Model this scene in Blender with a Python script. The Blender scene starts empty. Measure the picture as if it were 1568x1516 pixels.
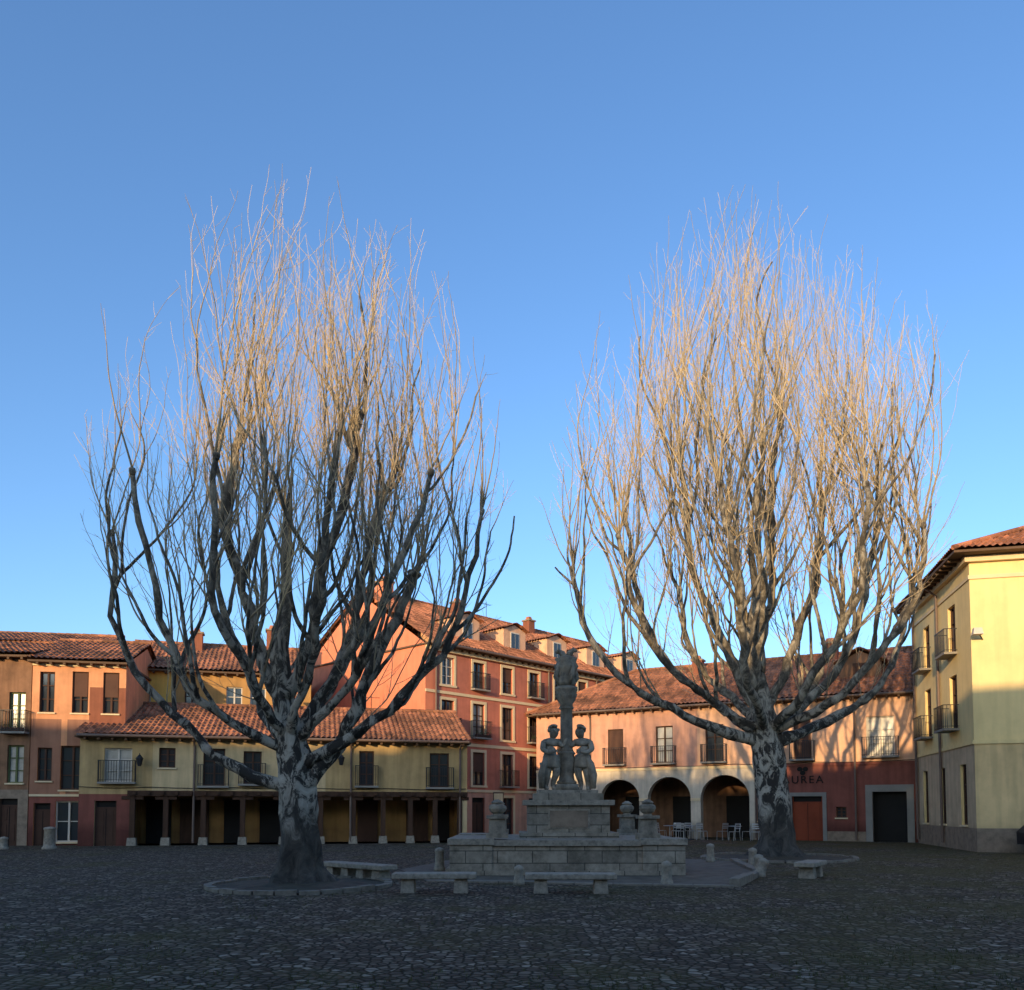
import bpy,bmesh,math,random
from mathutils import Vector,Matrix,noise
random.seed(7)
S=bpy.context.scene
rad=math.radians

# ------------------------------------------------------------------ helpers
def empty(name,loc=(0,0,0),rz=0,parent=None):
    o=bpy.data.objects.new(name,None); S.collection.objects.link(o)
    o.location=loc; o.rotation_euler=(0,0,rz); o.empty_display_size=.2
    if parent: o.parent=parent
    return o

class MB:
    def __init__(s): s.v=[];s.f=[];s.m=[];s.mats=[]
    def mi(s,mat):
        if mat not in s.mats: s.mats.append(mat)
        return s.mats.index(mat)
    def poly(s,pts,mat):
        b=len(s.v); s.v.extend([tuple(p) for p in pts]); s.f.append(tuple(range(b,b+len(pts)))); s.m.append(s.mi(mat))
    def box(s,x0,x1,y0,y1,z0,z1,mat,rz=0,c=None,taper=0):
        b=len(s.v); k=s.mi(mat)
        t=taper
        P=[(x0,y0,z0),(x1,y0,z0),(x1,y1,z0),(x0,y1,z0),(x0+t,y0+t,z1),(x1-t,y0+t,z1),(x1-t,y1-t,z1),(x0+t,y1-t,z1)]
        if rz:
            cx,cy=c if c else ((x0+x1)/2,(y0+y1)/2); ca,sa=math.cos(rz),math.sin(rz)
            P=[(cx+(x-cx)*ca-(y-cy)*sa,cy+(x-cx)*sa+(y-cy)*ca,z) for x,y,z in P]
        s.v.extend(P)
        for f in ((0,3,2,1),(4,5,6,7),(0,1,5,4),(1,2,6,5),(2,3,7,6),(3,0,4,7)):
            s.f.append(tuple(b+i for i in f)); s.m.append(k)
    def tube(s,pts,rads,n,mat,caps=True):
        k=s.mi(mat); b=len(s.v); N=len(pts)
        for i,p in enumerate(pts):
            a=pts[max(0,i-1)]; c=pts[min(N-1,i+1)]
            t=(Vector(c)-Vector(a)).normalized()
            ref=Vector((1,0,0)) if abs(t.x)<.8 else Vector((0,1,0))
            u=t.cross(ref).normalized(); w=t.cross(u); r=rads[i] if hasattr(rads,'__len__') else rads
            for j in range(n):
                an=2*math.pi*j/n; q=Vector(p)+u*(math.cos(an)*r)+w*(math.sin(an)*r)
                s.v.append(tuple(q))
        for i in range(N-1):
            for j in range(n):
                j2=(j+1)%n
                s.f.append((b+i*n+j,b+i*n+j2,b+(i+1)*n+j2,b+(i+1)*n+j)); s.m.append(k)
        if caps:
            s.f.append(tuple(b+j for j in range(n))[::-1]); s.m.append(k)
            s.f.append(tuple(b+(N-1)*n+j for j in range(n))); s.m.append(k)
    def lathe(s,prof,cx,cy,n,mat,mod=None,rot=0,sy=1):
        k=s.mi(mat); b=len(s.v)
        for r,z in prof:
            for j in range(n):
                an=2*math.pi*j/n+rot; rr=r*(mod(an,z) if mod else 1)
                s.v.append((cx+rr*math.cos(an),cy+rr*math.sin(an)*sy,z))
        for i in range(len(prof)-1):
            for j in range(n):
                j2=(j+1)%n
                s.f.append((b+i*n+j,b+i*n+j2,b+(i+1)*n+j2,b+(i+1)*n+j)); s.m.append(k)
        s.f.append(tuple(b+j for j in range(n))[::-1]); s.m.append(k)
        s.f.append(tuple(b+(len(prof)-1)*n+j for j in range(n))); s.m.append(k)
    def obj(s,name,parent=None,smooth=False,loc=(0,0,0),rz=0,bevel=0):
        me=bpy.data.meshes.new(name); me.from_pydata(s.v,[],s.f)
        for m in s.mats: me.materials.append(m)
        me.polygons.foreach_set('material_index',s.m)
        if smooth: me.polygons.foreach_set('use_smooth',[True]*len(s.f))
        me.update()
        o=bpy.data.objects.new(name,me); S.collection.objects.link(o)
        o.location=loc; o.rotation_euler=(0,0,rz)
        if parent: o.parent=parent
        if bevel:
            b=o.modifiers.new('bev','BEVEL'); b.width=bevel; b.segments=2; b.limit_method='ANGLE'
        return o

def nodes(name):
    m=bpy.data.materials.new(name); m.use_nodes=True
    nt=m.node_tree; bs=nt.nodes['Principled BSDF']
    return m,nt,bs
def N(nt,t,**k):
    n=nt.nodes.new(t)
    for a,b in k.items(): setattr(n,a,b)
    return n
def ramp(nt,src,stops):
    r=N(nt,'ShaderNodeValToRGB'); e=r.color_ramp.elements
    e[0].position=stops[0][0]; e[0].color=(*stops[0][1],1)
    e[1].position=stops[-1][0]; e[1].color=(*stops[-1][1],1)
    for p,c in stops[1:-1]:
        x=e.new(p); x.color=(*c,1)
    nt.links.new(src,r.inputs[0]); return r
def mul(c,k): return tuple(min(1,x*k) for x in c)
def M(name,c,var=.18,scale=1.2,rough=.85,bump=0,bscale=25,metal=0,stretch=1,spec=.3,streak=0,foot=0):
    m,nt,bs=nodes(name); L=nt.links
    tc=N(nt,'ShaderNodeTexCoord'); mp=N(nt,'ShaderNodeMapping'); mp.inputs['Scale'].default_value=(1,1,stretch)
    L.new(tc.outputs['Object'],mp.inputs[0])
    n=N(nt,'ShaderNodeTexNoise'); n.inputs['Scale'].default_value=scale; n.inputs['Detail'].default_value=5; n.inputs['Roughness'].default_value=.65
    L.new(mp.outputs[0],n.inputs['Vector'])
    r=ramp(nt,n.outputs['Fac'],[(.3,mul(c,1-var)),(.5,c),(.72,mul(c,1+var*.8))])
    col=r.outputs[0]
    if streak:
        mp2=N(nt,'ShaderNodeMapping'); mp2.inputs['Scale'].default_value=(3.5,3.5,.35)
        L.new(tc.outputs['Object'],mp2.inputs[0])
        n2=N(nt,'ShaderNodeTexNoise'); n2.inputs['Scale'].default_value=1; n2.inputs['Detail'].default_value=3
        L.new(mp2.outputs[0],n2.inputs['Vector'])
        r2=ramp(nt,n2.outputs['Fac'],[(.35,(1-streak,)*3),(.6,(1,1,1))])
        mx=N(nt,'ShaderNodeMixRGB',blend_type='MULTIPLY'); mx.inputs[0].default_value=1
        L.new(col,mx.inputs[1]); L.new(r2.outputs[0],mx.inputs[2]); col=mx.outputs[0]
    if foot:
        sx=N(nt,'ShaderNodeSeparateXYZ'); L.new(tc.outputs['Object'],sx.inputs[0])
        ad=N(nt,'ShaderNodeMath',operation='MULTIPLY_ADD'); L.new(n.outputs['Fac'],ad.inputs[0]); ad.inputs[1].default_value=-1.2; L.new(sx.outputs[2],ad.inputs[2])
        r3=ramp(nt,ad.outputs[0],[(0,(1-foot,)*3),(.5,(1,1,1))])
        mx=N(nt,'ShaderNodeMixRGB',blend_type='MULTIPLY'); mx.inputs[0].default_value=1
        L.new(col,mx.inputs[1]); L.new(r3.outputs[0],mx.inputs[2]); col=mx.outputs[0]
    L.new(col,bs.inputs['Base Color'])
    bs.inputs['Roughness'].default_value=rough; bs.inputs['Metallic'].default_value=metal
    bs.inputs['Specular IOR Level'].default_value=spec
    if bump:
        n3=N(nt,'ShaderNodeTexNoise'); n3.inputs['Scale'].default_value=bscale; n3.inputs['Detail'].default_value=3
        L.new(tc.outputs['Object'],n3.inputs['Vector'])
        b=N(nt,'ShaderNodeBump'); b.inputs['Strength'].default_value=bump; b.inputs['Distance'].default_value=.02
        L.new(n3.outputs['Fac'],b.inputs['Height']); L.new(b.outputs[0],bs.inputs['Normal'])
    return m

def tile_mat(name,c):
    m,nt,bs=nodes(name); L=nt.links
    tc=N(nt,'ShaderNodeTexCoord'); mp=N(nt,'ShaderNodeMapping'); mp.inputs['Scale'].default_value=(4.2,2.2,2.2)
    L.new(tc.outputs['Object'],mp.inputs[0])
    v=N(nt,'ShaderNodeTexVoronoi'); v.inputs['Scale'].default_value=1
    L.new(mp.outputs[0],v.inputs['Vector'])
    n=N(nt,'ShaderNodeTexNoise'); n.inputs['Scale'].default_value=.7; n.inputs['Detail'].default_value=5
    L.new(tc.outputs['Object'],n.inputs['Vector'])
    sp=N(nt,'ShaderNodeSeparateColor'); L.new(v.outputs['Color'],sp.inputs[0])
    r=ramp(nt,sp.outputs[0],[(0,mul(c,.55)),(.5,c),(1,mul(c,1.45))])
    r2=ramp(nt,n.outputs['Fac'],[(.35,(.5,.52,.5)),(.6,(1,1,1))])
    mx=N(nt,'ShaderNodeMixRGB',blend_type='MULTIPLY'); mx.inputs[0].default_value=1
    L.new(r.outputs[0],mx.inputs[1]); L.new(r2.outputs[0],mx.inputs[2]); L.new(mx.outputs[0],bs.inputs['Base Color'])
    bs.inputs['Roughness'].default_value=.9
    return m

def stone_block_mat(name,c,bw=.9,bh=.3):
    m,nt,bs=nodes(name); L=nt.links
    tc=N(nt,'ShaderNodeTexCoord'); sx=N(nt,'ShaderNodeSeparateXYZ'); L.new(tc.outputs['Object'],sx.inputs[0])
    ad=N(nt,'ShaderNodeMath',operation='ADD'); L.new(sx.outputs[0],ad.inputs[0]); L.new(sx.outputs[1],ad.inputs[1])
    cb=N(nt,'ShaderNodeCombineXYZ'); L.new(ad.outputs[0],cb.inputs[0]); L.new(sx.outputs[2],cb.inputs[1])
    br=N(nt,'ShaderNodeTexBrick'); L.new(cb.outputs[0],br.inputs['Vector'])
    br.inputs['Color1'].default_value=(*mul(c,1.15),1); br.inputs['Color2'].default_value=(*mul(c,.72),1); br.inputs['Mortar'].default_value=(*mul(c,.3),1)
    br.inputs['Scale'].default_value=1; br.inputs['Brick Width'].default_value=bw; br.inputs['Row Height'].default_value=bh; br.inputs['Mortar Size'].default_value=.012
    n=N(nt,'ShaderNodeTexNoise'); n.inputs['Scale'].default_value=3.5; n.inputs['Detail'].default_value=6; n.inputs['Roughness'].default_value=.7
    L.new(tc.outputs['Object'],n.inputs['Vector'])
    r2=ramp(nt,n.outputs['Fac'],[(.3,(.4,.4,.37)),(.62,(1.0,1.0,1.0))])
    mx=N(nt,'ShaderNodeMixRGB',blend_type='MULTIPLY'); mx.inputs[0].default_value=1
    L.new(br.outputs[0],mx.inputs[1]); L.new(r2.outputs[0],mx.inputs[2]); L.new(mx.outputs[0],bs.inputs['Base Color'])
    b=N(nt,'ShaderNodeBump'); b.inputs['Strength'].default_value=.5; b.inputs['Distance'].default_value=.03
    L.new(n.outputs['Fac'],b.inputs['Height']); L.new(b.outputs[0],bs.inputs['Normal'])
    bs.inputs['Roughness'].default_value=.9
    return m

# ------------------------------------------------------------------ materials
CREAM=M('cream_plaster',(.64,.47,.25),streak=.22)
OCHRE_PALE=M('pale_ochre_plaster',(.52,.35,.155),streak=.24)
YELLOW=M('yellow_plaster',(.80,.48,.11),streak=.1)
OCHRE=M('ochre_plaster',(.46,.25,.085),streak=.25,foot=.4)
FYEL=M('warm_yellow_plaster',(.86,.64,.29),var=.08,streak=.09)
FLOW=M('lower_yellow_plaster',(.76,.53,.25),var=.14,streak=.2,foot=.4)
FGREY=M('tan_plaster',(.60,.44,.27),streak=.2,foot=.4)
FSTONE=M('plinth_stone',(.26,.19,.13),var=.35,scale=3)
SALMON=M('salmon_plaster',(.68,.31,.15),streak=.15)
BRICKRED=M('reddish_plaster',(.28,.10,.055),streak=.25)
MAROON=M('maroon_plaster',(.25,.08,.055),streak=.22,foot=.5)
LPINK=M('dusty_brown_plaster',(.34,.16,.095),streak=.2)
ROSE=M('rose_plaster',(.56,.185,.115),streak=.14)
GABLE=M('gable_red_plaster',(.68,.225,.12),var=.12,streak=.1)
CREAMTRIM=M('cream_trim',(.74,.57,.34),var=.08)
PEACH=M('peach_plaster',(.76,.44,.27),streak=.16)
PINKP=M('pink_plaster',(.64,.33,.22),streak=.18)
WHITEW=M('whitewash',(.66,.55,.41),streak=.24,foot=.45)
OLIVE=M('brown_brick_plaster',(.25,.13,.07),var=.35,streak=.3)
TILE=tile_mat('clay_tile',(.44,.165,.08))
TILE2=tile_mat('old_clay_tile',(.37,.15,.075))
SOFF=M('soffit_wood',(.12,.07,.04),rough=.8)
WOOD=M('dark_wood',(.07,.035,.02),var=.35,scale=5,stretch=.2)
BROWNF=M('brown_frame',(.08,.04,.025))
WHITEF=M('white_frame',(.62,.56,.47),var=.05)
GREENF=M('green_frame',(.12,.14,.055))
REDDOOR=M('red_door',(.24,.05,.02))
IRON=M('wrought_iron',(.02,.02,.022),rough=.5)
ZINC=M('drain_pipe',(.16,.11,.085),rough=.5)
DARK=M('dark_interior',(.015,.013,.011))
SHUT=M('shutter_brown',(.10,.05,.033))
STONE=stone_block_mat('fountain_blocks',(.37,.305,.225),.85,.30)
STONEP=M('carved_stone',(.32,.265,.195),var=.5,scale=5,bump=.6,bscale=18,streak=.4)
GRANITE=M('granite',(.31,.26,.195),var=.45,scale=9,bump=.5,bscale=40)
GREYFR=M('granite_doorframe',(.26,.235,.20),var=.15)
glm,gnt,gbs=nodes('window_glass'); gbs.inputs['Base Color'].default_value=(.03,.035,.04,1); gbs.inputs['Roughness'].default_value=.08
gbs.inputs['Specular IOR Level'].default_value=.8
GLASS=glm
CURT=M('curtained_glass',(.47,.43,.36),var=.3,rough=.25,spec=.6)
LEAF=M('pot_plant_leaf',(.06,.10,.03),var=.5,scale=8)

# ------------------------------------------------------------------ building system
def slope(mb,A,B,up,insL,insR,mat,period=.24,row=.42,amp=.035):
    A=Vector(A);B=Vector(B);up=Vector(up)
    u=(B-A); L=u.length; u.normalize(); n=u.cross(up).normalized()
    if n.z<0: n=-n
    nc=max(2,int(L/(period/4))); nr=max(2,int(up.length/row))
    b=len(mb.v); k=mb.mi(mat)
    rr=random.Random(int(L*100))
    jit=[rr.uniform(-.012,.012) for _ in range(nc+1)]
    rows=[]
    for j in range(nr): rows+= [(j/nr,.03),((j+1)/nr,0)]
    for v,st in rows:
        lo=insL*v; hi=L-insR*v
        for i in range(nc+1):
            s=L*i/nc; c=amp*math.sin(2*math.pi*s/period)+jit[i]*.6
            s=min(max(s,lo),hi)
            wob=.07*noise.noise(Vector((s*.35,v*3,L)))
            mb.v.append(tuple(A+u*s+up*v+n*(c+st+wob)))
    W=nc+1
    for j in range(len(rows)-1):
        for i in range(nc):
            mb.f.append((b+j*W+i,b+j*W+i+1,b+(j+1)*W+i+1,b+(j+1)*W+i)); mb.m.append(k)

def roof(parent,L,dep,ze,rise,ov=.45,hl=0,hr=0,mat=None,ovs=.15,name='roof'):
    mat=mat or TILE
    mb=MB(); hd=dep/2+ov; sl=rise/(dep/2)
    z0=ze+.10; zr=z0+sl*hd
    x0=-ovs if not hl else -ov; x1=L+ovs if not hr else L+ov
    slope(mb,(x0,-ov,z0),(x1,-ov,z0),(0,hd,zr-z0),hl,hr,mat)
    slope(mb,(x0,dep+ov,z0),(x1,dep+ov,z0),(0,-hd,zr-z0),hl,hr,mat)
    if hl: slope(mb,(x0,-ov,z0),(x0,dep+ov,z0),(hl,0,zr-z0),hd,hd,mat)
    if hr: slope(mb,(x1,-ov,z0),(x1,dep+ov,z0),(-hr,0,zr-z0),hd,hd,mat)
    xa=x0+hl; xb=x1-hr
    if xb-xa>.3:
        n=int((xb-xa)/.4)
        for i in range(n):
            a=xa+(xb-xa)*i/n; c=xa+(xb-xa)*(i+1)/n
            mb.tube([(a,dep/2,zr+.02),(c+.03,dep/2,zr+.02)],[.11,.09],8,mat)
    for (a,b) in (((x0,-ov),(xa,dep/2)),((x0,dep+ov),(xa,dep/2))) if hl else ():
        mb.tube([(a[0],a[1],z0+.03),(b[0],b[1],zr+.05)],.1,8,mat)
    for (a,b) in (((x1,-ov),(xb,dep/2)),((x1,dep+ov),(xb,dep/2))) if hr else ():
        mb.tube([(a[0],a[1],z0+.03),(b[0],b[1],zr+.05)],.1,8,mat)
    mb.box(x0+.04,x1-.04,-ov+.05,dep+ov-.05,ze-.06,ze+.03,SOFF)
    n=int(L/.55)
    for i in range(n):
        x=L*(i+.5)/n; mb.box(x-.05,x+.05,-ov+.08,-.02,ze-.16,ze-.065,SOFF)
    return mb.obj(name,parent)

def facade(mb,L,z0,z1,ops,base,zones=(),depth=.2):
    us={0,L}; zs={z0,z1}
    for o in ops: us|={o['u0'],o['u1']}; zs|={o['z0'],o['z1']}
    for q in zones: us|={max(0,q[0]),min(L,q[1])}; zs|={max(z0,q[2]),min(z1,q[3])}
    us=sorted(us); zs=sorted(zs)
    for i in range(len(us)-1):
        for j in range(len(zs)-1):
            cu=(us[i]+us[i+1])/2; cz=(zs[j]+zs[j+1])/2
            if us[i+1]-us[i]<1e-5 or zs[j+1]-zs[j]<1e-5: continue
            if any(o['u0']<cu<o['u1'] and o['z0']<cz<o['z1'] for o in ops): continue
            mt=base
            for q in zones:
                if q[0]<cu<q[1] and q[2]<cz<q[3]: mt=q[4]
            mb.poly([(us[i],0,zs[j]),(us[i+1],0,zs[j]),(us[i+1],0,zs[j+1]),(us[i],0,zs[j+1])],mt)
    for o in ops:
        a,b,c,d=o['u0'],o['u1'],o['z0'],o['z1']; D=o.get('depth',depth); mt=o.get('rev',base)
        mb.poly([(a,0,c),(a,0,d),(a,D,d),(a,D,c)],mt); mb.poly([(b,0,c),(b,D,c),(b,D,d),(b,0,d)],mt)
        if o['kind']!='arch': mb.poly([(a,0,d),(b,0,d),(b,D,d),(a,D,d)],mt)
        mb.poly([(a,0,c),(a,D,c),(b,D,c),(b,0,c)],mt)
        if o['kind']=='arch':
            spr=o['spring']; n=20; cx=(a+b)/2; rx=(b-a)/2; rz=d-spr
            pts=[(cx-rx*math.cos(math.pi*i/n),spr+rz*math.sin(math.pi*i/n)) for i in range(n+1)]
            sp=o.get('mat',base)
            for i in range(n):
                (x0,y0),(x1,y1)=pts[i],pts[i+1]
                mb.poly([(x0,0,y0),(x1,0,y1),(x1,0,d),(x0,0,d)],sp)
                mb.poly([(x0,0,y0),(x0,.5,y0),(x1,.5,y1),(x1,0,y1)],sp)
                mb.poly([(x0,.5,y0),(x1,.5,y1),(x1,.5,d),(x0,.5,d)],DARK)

def window(mb,bal,o,depth=.2):
    a,b,c,d=o['u0'],o['u1'],o['z0'],o['z1']; k=o['kind']; fr=o.get('frame',BROWNF); y=depth-.06
    t=.06
    if k in('dark','arch','porch'): return
    g=o.get('glass',GLASS)
    mb.poly([(a,depth-.02,c),(b,depth-.02,c),(b,depth-.02,d),(a,depth-.02,d)],DARK if k=='door' else g)
    if k=='door':
        mb.box(a+t,b-t,y,y+.03,c,d-.35,fr)
        mb.box(a,a+t,y-.02,y+.03,c,d,fr); mb.box(b-t,b,y-.02,y+.03,c,d,fr); mb.box(a+t,b-t,y-.02,y+.03,d-.35,d-.28,fr)
        m=(a+b)/2
        mb.box(m-.01,m+.01,y-.015,y-.002,c,d-.36,DARK)
        for zz in (c+.2,c+1.15):
            for (p,q) in ((a+t+.1,m-.1),(m+.1,b-t-.1)):
                if q-p>.1: mb.box(p,q,y-.02,y-.004,zz,zz+.75 if zz+.75<d-.45 else d-.45,fr)
        return
    mb.box(a,a+t,y-.03,y+.03,c,d,fr); mb.box(b-t,b,y-.03,y+.03,c,d,fr)
    mb.box(a+t,b-t,y-.03,y+.03,d-t,d,fr); mb.box(a+t,b-t,y-.03,y+.03,c,c+t,fr)
    m=(a+b)/2
    mb.box(m-.04,m+.04,y-.035,y+.025,c+t,d-t,fr)
    nb=o.get('bars',2)
    for i in range(1,nb+1):
        zz=c+(d-c)*i/(nb+1)
        mb.box(a+t,m-.04,y-.02,y+.02,zz-.02,zz+.02,fr); mb.box(m+.04,b-t,y-.02,y+.02,zz-.02,zz+.02,fr)
    if o.get('shut'):
        mb.box(a+t,b-t,y-.05,y-.036,d-(d-c)*o['shut'],d-t,SHUT)
    if o.get('sur'):
        w=.16; sm=o['sur']
        mb.box(a-w,a-.001,-.035,.0,c-.001,d+w,sm); mb.box(b+.001,b+w,-.035,0,c-.001,d+w,sm)
        mb.box(a-.001,b+.001,-.035,0,d+.001,d+w,sm)
        if k!='balcony': mb.box(a-w-.04,b+w+.04,-.07,0,c-.12,c-.002,sm)
    elif k=='window':
        mb.box(a-.06,b+.06,-.07,.02,c-.07,c-.001,CREAMTRIM)
    if k=='balcony':
        P=o.get('proj',.45); e=.2; h=o.get('rail',.95)
        bal.box(a-e,b+e,-P,-.004,c-.1,c-.01,o.get('slab',GREYFR))
        for (p,q,r1,r2) in ((a-e,b+e,-P,-P+.03),):
            bal.box(p,q,r1,r2,c+h-.03,c+h,IRON); bal.box(p,q,r1+.005,r2-.005,c+.06,c+.08,IRON)
        for x in (a-e,b+e-.03):
            bal.box(x,x+.03,-P+.03,-.004,c+h-.03,c+h,IRON)
            bal.box(x+.005,x+.025,-P+.03,-.004,c+.06,c+.08,IRON)
            for i in range(1,4): bal.box(x+.006,x+.024,-P+P*i/4-.009,-P+P*i/4+.009,c-.01,c+h-.03,IRON)
        n=int((b-a+2*e)/.11)
        for i in range(n+1):
            x=a-e+.01+(b-a+2*e-.04)*i/n
            bal.box(x,x+.018,-P+.006,-P+.024,c-.01,c+h-.03,IRON)

def building(name,p0,p1,dep,z1,rise,ops,base,zones=(),side=None,hl=0,hr=0,ov=.45,mat=None,doroof=True,zb=0,pipes=()):
    dx,dy=p1[0]-p0[0],p1[1]-p0[1]; L=math.hypot(dx,dy)
    E=empty(name,(p0[0],p0[1],0),math.atan2(dy,dx))
    side=side or base
    w=MB(); facade(w,L,zb,z1,ops,base,zones)
    w.poly([(0,dep,zb),(0,0,zb),(0,0,z1),(0,dep,z1)],side)
    w.poly([(L,0,zb),(L,dep,zb),(L,dep,z1),(L,0,z1)],side)
    w.poly([(L,dep,zb),(0,dep,zb),(0,dep,z1),(L,dep,z1)],side)
    if not hl: w.poly([(0,dep,z1),(0,0,z1),(0,dep/2,z1+rise)],side)
    if not hr: w.poly([(L,0,z1),(L,dep,z1),(L,dep/2,z1+rise)],side)
    w.obj('walls',E)
    g=MB(); b=MB()
    for o in ops: window(g,b,o)
    if g.f: g.obj('windows',E)
    if b.f: b.obj('balconies',E)
    if doroof: roof(E,L,dep,z1,rise,ov,hl,hr,mat)
    if pipes:
        p=MB()
        for u in pipes:
            p.tube([(u,-ov*.8,z1-.05),(u,-.08,z1-.35),(u,-.08,.1)],.05,8,ZINC)
        p.tube([(0,-ov-.02,z1+.02),(L,-ov-.02,z1+.02)],.065,8,ZINC)
        p.obj('drainpipes',E)
    return E,L
def W(u,w,z0,z1,kind='window',**k):
    d=dict(u0=u-w/2,u1=u+w/2,z0=z0,z1=z1,kind=kind); d.update(k); return d
def chimney(E,x,y,z0,z1,w=.6,mat=None):
    m=MB(); m.box(x-w/2,x+w/2,y-w/2,y+w/2,z0,z1,mat or BRICKRED); m.box(x-w/2-.07,x+w/2+.07,y-w/2-.07,y+w/2+.07,z1,z1+.1,FSTONE)
    m.box(x-w/3,x+w/3,y-w/3,y+w/3,z1+.1,z1+.35,TILE,taper=.08); m.obj('chimney',E)
def antenna(E,x,y,z):
    m=MB(); m.tube([(x,y,z),(x,y,z+1.6)],.02,5,IRON); m.tube([(x-.45,y,z+1.45),(x+.45,y,z+1.45)],.012,4,IRON)
    for i in range(6): m.tube([(x-.4+i*.16,y-.2,z+1.45),(x-.4+i*.16,y+.2,z+1.45)],.008,4,IRON)
    m.obj('antenna',E)
def cable(E,pts,z,sag=.08):
    m=MB()
    for a,b in zip(pts,pts[1:]):
        P=[(a+(b-a)*t/6,-.06,z-sag*math.sin(math.pi*t/6)) for t in range(7)]
        m.tube(P,.014,4,DARK)
    m.obj('cable',E)
def plants(E,u,z,w=1.0,y=-.36,seed=1):
    r=random.Random(seed); m=MB(); m.box(u-w/2,u+w/2,y-.02,y+.14,z,z+.16,SHUT); k=m.mi(LEAF)
    for i in range(220):
        x=u+r.uniform(-w/2,w/2); yy=y+.06+r.gauss(0,.07); zz=z+.16+abs(r.gauss(0,.13)); a=r.uniform(0,6.28); s=.035
        c=len(m.v); m.v+=[(x,yy,zz),(x+s*math.cos(a),yy+s*math.sin(a),zz+.02),(x+s*math.cos(a+.8),yy+s*math.sin(a+.8),zz+.05)]; m.f.append((c,c+1,c+2)); m.m.append(k)
    m.obj('window_box_plants',E)
def lantern(name,E,u,z):
    L=empty(name,(0,0,0)); 
    M4=Matrix.Translation(E.location)@Matrix.Rotation(E.rotation_euler[2],4,'Z')
    L.matrix_world=M4@Matrix.Translation((u,0,z))
    m=MB()
    m.tube([(0,0,-.1),(0,-.3,-.05),(0,-.5,.15)],.02,6,IRON); m.tube([(0,0,.15),(0,-.25,.05)],.015,6,IRON)
    m.obj('bracket',L)
    m=MB(); m.lathe([(.06,-.22),(.08,-.2),(.15,.1),(.17,.12),(.06,.26),(.02,.3),(.02,.36)],0,-.5,6,IRON)
    m.lathe([(.072,-.18),(.135,.09)],0,-.5,6,CURT,rot=.2); m.obj('lamp_head',L)

# ---- A : long low jettied arcade house
opsA=[W(1.57,1.15,2.85,4.35,'balcony',frame=WHITEF,glass=CURT,proj=.3),W(3.61,.7,3.5,4.4,frame=BROWNF),
 W(5.62,.95,2.7,4.4,'balcony',proj=.3),W(7.3,.8,2.8,4.3,'balcony',proj=.3),W(9.6,.8,2.8,4.3,frame=BROWNF),
 W(12.5,.7,2.75,4.4,'balcony',proj=.3),W(16.0,.95,2.7,4.35,'balcony',proj=.3),
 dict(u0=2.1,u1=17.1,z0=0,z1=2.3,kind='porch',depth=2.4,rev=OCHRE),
 W(1.1,.9,0,2.0,'door',frame=BROWNF)]
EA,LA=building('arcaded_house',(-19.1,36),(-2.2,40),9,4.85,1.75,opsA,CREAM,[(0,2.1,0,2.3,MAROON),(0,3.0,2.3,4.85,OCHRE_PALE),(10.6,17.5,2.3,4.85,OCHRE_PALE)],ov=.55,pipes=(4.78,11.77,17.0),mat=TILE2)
m=MB()
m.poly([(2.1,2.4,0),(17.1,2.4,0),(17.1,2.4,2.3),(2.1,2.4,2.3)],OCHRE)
m.obj('porch_back_wall',EA)
m=MB()
m.box(2.0,17.37,-.12,.10,2.22,2.46,WOOD)
for i in range(26):
    u=2.3+i*.59; m.box(u-.07,u+.07,-.24,-.12,2.28,2.42,WOOD)
for u in (2.2,3.6,5.2,6.9,8.7,10.4,11.9,13.3,14.6,15.8,17.0):
    m.box(u-.11,u+.11,.0-.06,.16,.35,2.22,WOOD); m.box(u-.2,u+.2,-.13,.25,0,.35,GRANITE,taper=.03)
    m.box(u-.45,u+.45,-.04,.12,2.06,2.215,WOOD)
m.obj('timber_posts',EA)
m=MB()
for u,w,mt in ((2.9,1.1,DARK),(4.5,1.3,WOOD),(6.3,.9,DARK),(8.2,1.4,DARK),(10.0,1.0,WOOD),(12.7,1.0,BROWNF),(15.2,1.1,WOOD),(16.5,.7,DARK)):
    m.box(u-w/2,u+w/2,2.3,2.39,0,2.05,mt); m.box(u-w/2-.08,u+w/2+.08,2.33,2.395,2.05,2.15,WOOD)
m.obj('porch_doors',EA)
lantern('wall_lantern',EA,2.55,3.75); lantern('wall_lantern',EA,11.3,3.9)
chimney(EA,9,4.5,6.4,7.5)
cable(EA,[0,3,6.5,10,13.5,17.3],2.62,.05); antenna(EA,13,5,6.2)

# ---- B : salmon house
opsB=[W(.62,.62,6.0,7.85,frame=BROWNF),W(2.0,.68,6.0,7.9,frame=BROWNF,shut=.6),W(3.3,.68,6.0,7.9,frame=BROWNF,shut=.6),
 W(.6,.6,2.9,4.4,frame=BROWNF),W(1.75,1.0,2.5,4.5,'window',frame=BROWNF),W(.55,.7,0,1.9,'door',frame=BROWNF),W(1.65,1.1,.15,2.0,frame=WHITEF,bars=1),W(3.0,.8,2.8,4.3)]
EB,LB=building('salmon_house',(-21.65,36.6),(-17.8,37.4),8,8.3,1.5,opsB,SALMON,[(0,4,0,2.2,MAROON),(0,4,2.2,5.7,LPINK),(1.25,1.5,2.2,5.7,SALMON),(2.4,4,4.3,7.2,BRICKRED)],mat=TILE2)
m=MB(); m.box(0,LB,-.06,0,8.12,8.26,CREAMTRIM); m.box(0,LB,-.05,0,2.2,2.3,CREAMTRIM); m.obj('cornice',EB)
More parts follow.
